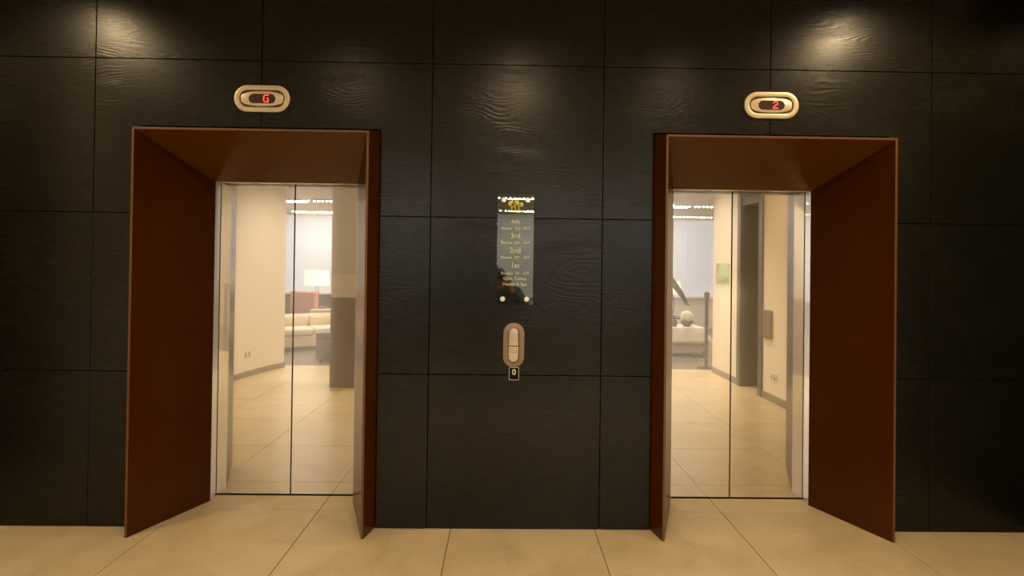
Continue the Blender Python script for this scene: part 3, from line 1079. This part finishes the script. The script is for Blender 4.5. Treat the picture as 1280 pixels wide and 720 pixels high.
# table with white cloth, flower ball and bowl (seen in the right lift)
bt = empty('low_table', (2.98, -5.72, C0), label='low rectangular table under a white cloth by the standing person', cat='table')
box('table_top', 'brown_leather', (-.50, .50, -.32, .32, .47, .50), bt, bev=.004)
box('apron', 'door_panel', (-.47, .47, -.29, .29, .10, .47), bt, bev=.004)
for sx in (-1, 1):
    for sy in (-1, 1):
        box('leg', 'dark_metal', (sx * .46 - .02, sx * .46 + .02, sy * .28 - .02, sy * .28 + .02, 0, .12), bt)
bm = new_bm()
nx, ny = 30, 22
W, D = .98 + .52, .64 + .52
grid = []
for j in range(ny + 1):
    row = []
    for i in range(nx + 1):
        u, v = (i / nx - .5) * 1.54, (j / ny - .5) * 1.18
        x, y, z = u, v, .506
        ex, ey = max(0, abs(u) - .505), max(0, abs(v) - .325)
        if ex > 0: x = math.copysign(.508 + .012 * math.sin(9 * v * 3), u)
        if ey > 0: y = math.copysign(.328 + .012 * math.sin(7 * u * 3), v)
        z -= max(ex, ey)
        if ex > 0 and ey > 0:
            x += math.copysign(min(ex, ey) * .3, u); y += math.copysign(min(ex, ey) * .3, v)
        row.append(bm.verts.new((x, y, z)))
    grid.append(row)
for j in range(ny):
    for i in range(nx):
        bm.faces.new([grid[j][i], grid[j][i + 1], grid[j + 1][i + 1], grid[j + 1][i]])
tc_ = obj('tablecloth', bm, 'white_cloth', None, (2.98, -5.72, C0 + .003))
sm = tc_.modifiers.new('thickness', 'SOLIDIFY'); sm.thickness = .003; sm.offset = 1
tag(tc_, 'white cotton cloth draped over the low table', 'tablecloth')
TZ = C0 + .003 + .5095
bm = new_bm(); add_lathe(bm, [(0, 0), (.05, 0), (.055, .01), (.10, .05), (.115, .09), (.105, .09), (.09, .05), (.03, .02), (0, .02)], n=28)
tag(obj('flower_bowl', bm, 'bowl', None, (3.22, -5.66, TZ)), 'dark ceramic bowl holding the white flower ball', 'bowl')
fb = empty('flower_ball', (3.22, -5.66, TZ + .035), label='round ball of white flowers in the dark bowl', cat='flowers')
bm = new_bm()
add_blob(bm, (0, 0, .13), (.085, .085, .085), sub=2)
obj('core', bm, 'flower', fb)
bm = new_bm()
for k in range(90):
    z = 1 - 2 * (k + .5) / 90
    a = k * 2.39996
    rr = math.sqrt(1 - z * z)
    c = Vector((rr * math.cos(a), rr * math.sin(a), z))
    add_blob(bm, Vector((0, 0, .13)) + c * .095, (.022, .022, .02), sub=1)
tag(obj('petals', bm, 'flower', fb), kind='stuff')
bm = new_bm(); add_tube(bm, [(0, 0, -.005), (0, 0, .06)], .008); obj('stalk', bm, 'bowl', fb)
hb = empty('handbag', (2.92, -5.60, TZ), label='small black handbag on the white-clothed table by the hand', cat='bag')
bm = new_bm(); add_box(bm, -.10, .10, -.05, .05, 0, .12, bev=.025, seg=3); obj('body', bm, 'shoe', hb)
bm = new_bm(); add_tube(bm, [(.07 * math.cos(PI * k / 10), 0, .105 + .08 * math.sin(PI * k / 10)) for k in range(11)], .006, n=8); obj('handle', bm, 'shoe', hb)
bp_ = empty('barrier_post', (3.12, -4.42, C0), label='slim dark upright post beside the end of the cream wall', cat='post')
bm = new_bm(); add_lathe(bm, [(0, 0), (.13, 0), (.13, .012), (.04, .03), (0, .03)], n=28); obj('foot', bm, 'dark_metal', bp_)
bm = new_bm(); add_lathe(bm, [(.026, .02), (.026, 1.08)], n=16); obj('shaft', bm, 'dark_metal', bp_)
bm = new_bm(); add_lathe(bm, [(.028, 1.08), (.04, 1.09), (.04, 1.15), (.02, 1.17), (0, 1.175)], n=20); obj('cap', bm, 'dark_metal', bp_)


# ------------------------------------------------------------------ people
def skin_body(chains, radii, root_name, joints):
    me = bpy.data.meshes.new('tmp')
    names = list(joints)
    idx = {n: i for i, n in enumerate(names)}
    edges = [(idx[a], idx[b]) for ch in chains for a, b in zip(ch, ch[1:])]
    me.from_pydata([joints[n] for n in names], edges, [])
    ob = bpy.data.objects.new('tmp', me)
    COL.objects.link(ob)
    md = ob.modifiers.new('skin', 'SKIN')
    for i, n in enumerate(names):
        r = radii[n]
        me.skin_vertices[0].data[i].radius = r if isinstance(r, tuple) else (r, r)
        me.skin_vertices[0].data[i].use_root = (n == root_name)
    sd = ob.modifiers.new('sub', 'SUBSURF'); sd.levels = 2; sd.render_levels = 2
    dg = bpy.context.evaluated_depsgraph_get(); dg.update()
    out = bpy.data.meshes.new_from_object(ob.evaluated_get(dg))
    bpy.data.objects.remove(ob)
    return out


def head_fn(v):
    x, y, z = v
    if z < 0:
        x *= 1 + .22 * z; y *= 1 + .10 * z
    if y > .6 and abs(x) < .25 and -.35 < z < .12:
        y += .22 * (1 - abs(x) / .25) * (1 - abs(z + .18) / .30 if abs(z + .18) < .30 else 0)
    for sx in (-.38, .38):
        d = math.hypot(x - sx, z - .02)
        if y > .5 and d < .22: y -= .10 * (1 - d / .22)
    return Vector((x, y, z))


def make_person(loc, rz, J, R, chains, label, head_c, head_dir_pitch=0.0, head_yaw=0.0, hands=()):
    """J: joints in local space, figure facing +y"""
    root = empty('person', loc, rz=rz, label=label, cat='person')
    me = skin_body(chains, R, 'pelvis', J)
    bm = bmesh.new()
    bm.from_mesh(me)
    bpy.data.meshes.remove(me)
    segs = [(Vector(J[a]), Vector(J[b]), a, b) for ch in chains for a, b in zip(ch, ch[1:])]
    for f in bm.faces:
        c = f.calc_center_median()
        best = None
        for a, b, na, nb in segs:
            ab = b - a
            t = max(0, min(1, (c - a).dot(ab) / ab.length_squared))
            d = (c - a - ab * t).length
            if best is None or d < best[0]:
                best = (d, na, nb, t)
        _, na, nb, t = best
        mi = 1
        if nb.startswith(('knee', 'ankle', 'hip')): mi = 2
        if nb.startswith('toe') or (nb.startswith('ankle') and t > .97): mi = 3
        if nb in ('neck', 'head') or na == 'neck': mi = 0 if (nb == 'head') else 1
        if nb.startswith('palm') or (nb.startswith('wrist') and t > .9): mi = 0
        f.material_index = mi
        f.smooth = True
    rot = Matrix.Rotation(head_yaw, 3, 'Z') @ Matrix.Rotation(head_dir_pitch, 3, 'X')
    hc = Vector(head_c)
    add_blob(bm, hc, (.076, .098, .118), 0, rot, 4, head_fn)
    for s in (-1, 1):
        add_blob(bm, hc + rot @ Vector((s * .030, .083, .004)), (.011, .009, .009), 4, rot, 2)
        add_blob(bm, hc + rot @ Vector((s * .030, .0905, .004)), (.005, .003, .005), 5, rot, 1)
        add_blob(bm, hc + rot @ Vector((s * .076, -.004, -.008)), (.008, .018, .030), 0, rot, 2)
    add_blob(bm, hc + rot @ Vector((0, .086, -.060)), (.024, .008, .006), 6, rot, 2)
    # fingers
    for wrist, palm, curl_axis, side in hands:
        wv, pv = Vector(J[wrist]), Vector(J[palm])
        d = (pv - wv).normalized()
        ax = Vector(curl_axis).normalized()           # across the palm (thumb side positive)
        nrm = d.cross(ax).normalized() * side         # palm side
        for q, (o_, ln) in enumerate(((.030, .072), (.011, .080), (-.009, .075), (-.028, .058))):
            b0 = pv + ax * o_ * .9 - d * .012
            p1 = b0 + d * ln * .50 + nrm * .008
            p2 = p1 + (d * .75 + nrm * .65).normalized() * ln * .32
            p3 = p2 + (d * .4 + nrm * .9).normalized() * ln * .24
            add_tube(bm, [b0, p1, p2, p3], [.0095, .0088, .008, .0062], n=8, mi=0)
        t0 = wv + (pv - wv) * .45 + ax * .022
        t1 = t0 + (ax * .8 + d * .6).normalized() * .038
        t2 = t1 + (d * .9 + nrm * .4 + ax * .2).normalized() * .03
        add_tube(bm, [t0, t1, t2], [.013, .011, .008], n=8, mi=0)
    body = bpy.data.meshes.new('body')
    bmesh.ops.recalc_face_normals(bm, faces=bm.faces)
    bm.to_mesh(body); bm.free()
    for k in ('skin', 'jacket', 'trousers', 'shoe', 'eye', 'hair', 'lip'):
        body.materials.append(M[k])
    ob = bpy.data.objects.new('body', body); COL.objects.link(ob); ob.parent = root
    # hair cap
    bm = new_bm()

    def hair_fn(v):
        v = head_fn(v)
        if v.y > .35 and v.z < .55: v = v * .86
        if v.z < -.35: v = v * .8
        return v
    add_blob(bm, hc + rot @ Vector((0, -.006, .008)), (.082, .102, .122), 0, rot, 4, hair_fn)
    obj('hair', bm, 'hair', root)
    return root


def std_joints(lean=0.0):
    J = dict(pelvis=(0, 0, .95), spine=(0, .01, 1.12), chest=(0, .01, 1.32), neck=(0, .0, 1.47), head=(0, .02, 1.56))
    return J


# person standing at the white-clothed table (mostly hidden by the portal; one sleeve, hand and shoe show)
J = dict(pelvis=(0, -.04, .92), spine=(0, .02, 1.07), chest=(0, .08, 1.25), neck=(0, .14, 1.39), head=(0, .18, 1.48),
         shoulder_r=(.17, .10, 1.32), elbow_r=(.27, .24, 1.07), wrist_r=(.24, .47, .93), palm_r=(.22, .54, .90),
         shoulder_l=(-.17, .10, 1.32), elbow_l=(-.33, .14, 1.09), wrist_l=(-.42, .33, .93), palm_l=(-.45, .40, .90),
         hip_r=(.095, -.03, .88), knee_r=(.12, .04, .49), ankle_r=(.13, -.02, .09), toe_r=(.16, .14, .045),
         hip_l=(-.095, -.03, .88), knee_l=(-.11, .02, .49), ankle_l=(-.12, -.04, .09), toe_l=(-.14, .12, .045))
R = dict(pelvis=(.15, .11), spine=(.135, .10), chest=(.155, .11), neck=.055, head=.05,
         shoulder_r=.066, elbow_r=.048, wrist_r=.030, palm_r=(.036, .018), shoulder_l=.066, elbow_l=.048, wrist_l=.030, palm_l=(.036, .018),
         hip_r=.095, knee_r=.062, ankle_r=.042, toe_r=(.042, .032), hip_l=.095, knee_l=.062, ankle_l=.042, toe_l=(.042, .032))
CH = [('pelvis', 'spine', 'chest', 'neck', 'head'), ('chest', 'shoulder_r', 'elbow_r', 'wrist_r', 'palm_r'),
      ('chest', 'shoulder_l', 'elbow_l', 'wrist_l', 'palm_l'), ('pelvis', 'hip_r', 'knee_r', 'ankle_r', 'toe_r'), ('pelvis', 'hip_l', 'knee_l', 'ankle_l', 'toe_l')]
make_person((2.57, -5.0, C0 + .012), math.radians(-165), J, R, CH, 'person in dark jacket and trousers reaching an arm over the white-clothed table',
            (0, .20, 1.53), -.35, 0, (('wrist_r', 'palm_r', (-1, 0, 0), 1), ('wrist_l', 'palm_l', (1, 0, 0), -1)))

# the photographer behind the camera (reflected in the glass directory)
J2 = dict(pelvis=(.05, -.38, .84), spine=(.04, -.30, 1.0), chest=(.02, -.20, 1.15), neck=(-.02, -.13, 1.26), head=(-.05, -.10, 1.31),
          shoulder_r=(.17, -.16, 1.20), elbow_r=(.27, -.06, 1.00), wrist_r=(.09, .06, 1.23), palm_r=(.055, .08, 1.33),
          shoulder_l=(-.16, -.16, 1.20), elbow_l=(-.27, -.03, 1.00), wrist_l=(-.17, .05, 1.24), palm_l=(-.145, .07, 1.34),
          hip_r=(.15, -.38, .80), knee_r=(.19, -.16, .45), ankle_r=(.17, -.36, .09), toe_r=(.20, -.20, .045),
          hip_l=(-.05, -.38, .80), knee_l=(-.09, -.18, .45), ankle_l=(-.09, -.40, .09), toe_l=(-.12, -.24, .045))
make_person((0, -3.40, .012), 0, J2, R, CH, 'person in dark clothes stooping behind a camera, mirrored in the glass directory',
            (-.055, -.075, 1.36), .15, 0, (('wrist_r', 'palm_r', (-1, 0, .2), -1), ('wrist_l', 'palm_l', (1, 0, .2), 1)))
ca = empty('camera_body', (-.045, -3.335, 1.40), label='black camera held up to the eye, mirrored in the glass directory', cat='camera')
bm = new_bm(); add_box(bm, -.072, .072, -.03, .03, -.045, .045, bev=.012, seg=3); add_box(bm, -.028, .028, -.028, .028, .04, .072, bev=.01, seg=2); obj('housing', bm, 'rubber', ca)
bm = new_bm(); add_lathe(bm, [(.034, .0), (.036, .055), (.033, .065), (.028, .065), (.026, .055), (0, .052)], n=28); o = obj('lens_barrel', bm, 'rubber', ca, (0, .028, -.003)); o.rotation_euler = (-PI / 2, 0, 0)
bm = new_bm(); add_blob(bm, (0, 0, 0), (.024, .024, .006), sub=3); o = obj('lens_glass', bm, 'lens', ca, (0, .084, -.003)); o.rotation_euler = (-PI / 2, 0, 0)
bm = new_bm(); add_box(bm, -.092, -.030, -.022, .022, .050, .128, bev=.006, seg=2); obj('flash_head', bm, 'rubber', ca)

# ------------------------------------------------------------------ picture frames on the lounge wall, seen in the left lift
for k, (x, z, h) in enumerate(((-5.86, 1.42, .34),)):
    pf = empty('picture_frame', (x, -10.268, z), label='small pale framed picture hanging before the lounge blinds', cat='picture')
    box('frame', 'white_paint', (-.2, .2, 0, .02, -h / 2, h / 2), pf, bev=.003)
    box('picture', 'green_print', (-.16, .16, .02, .023, -h / 2 + .04, h / 2 - .04), pf)
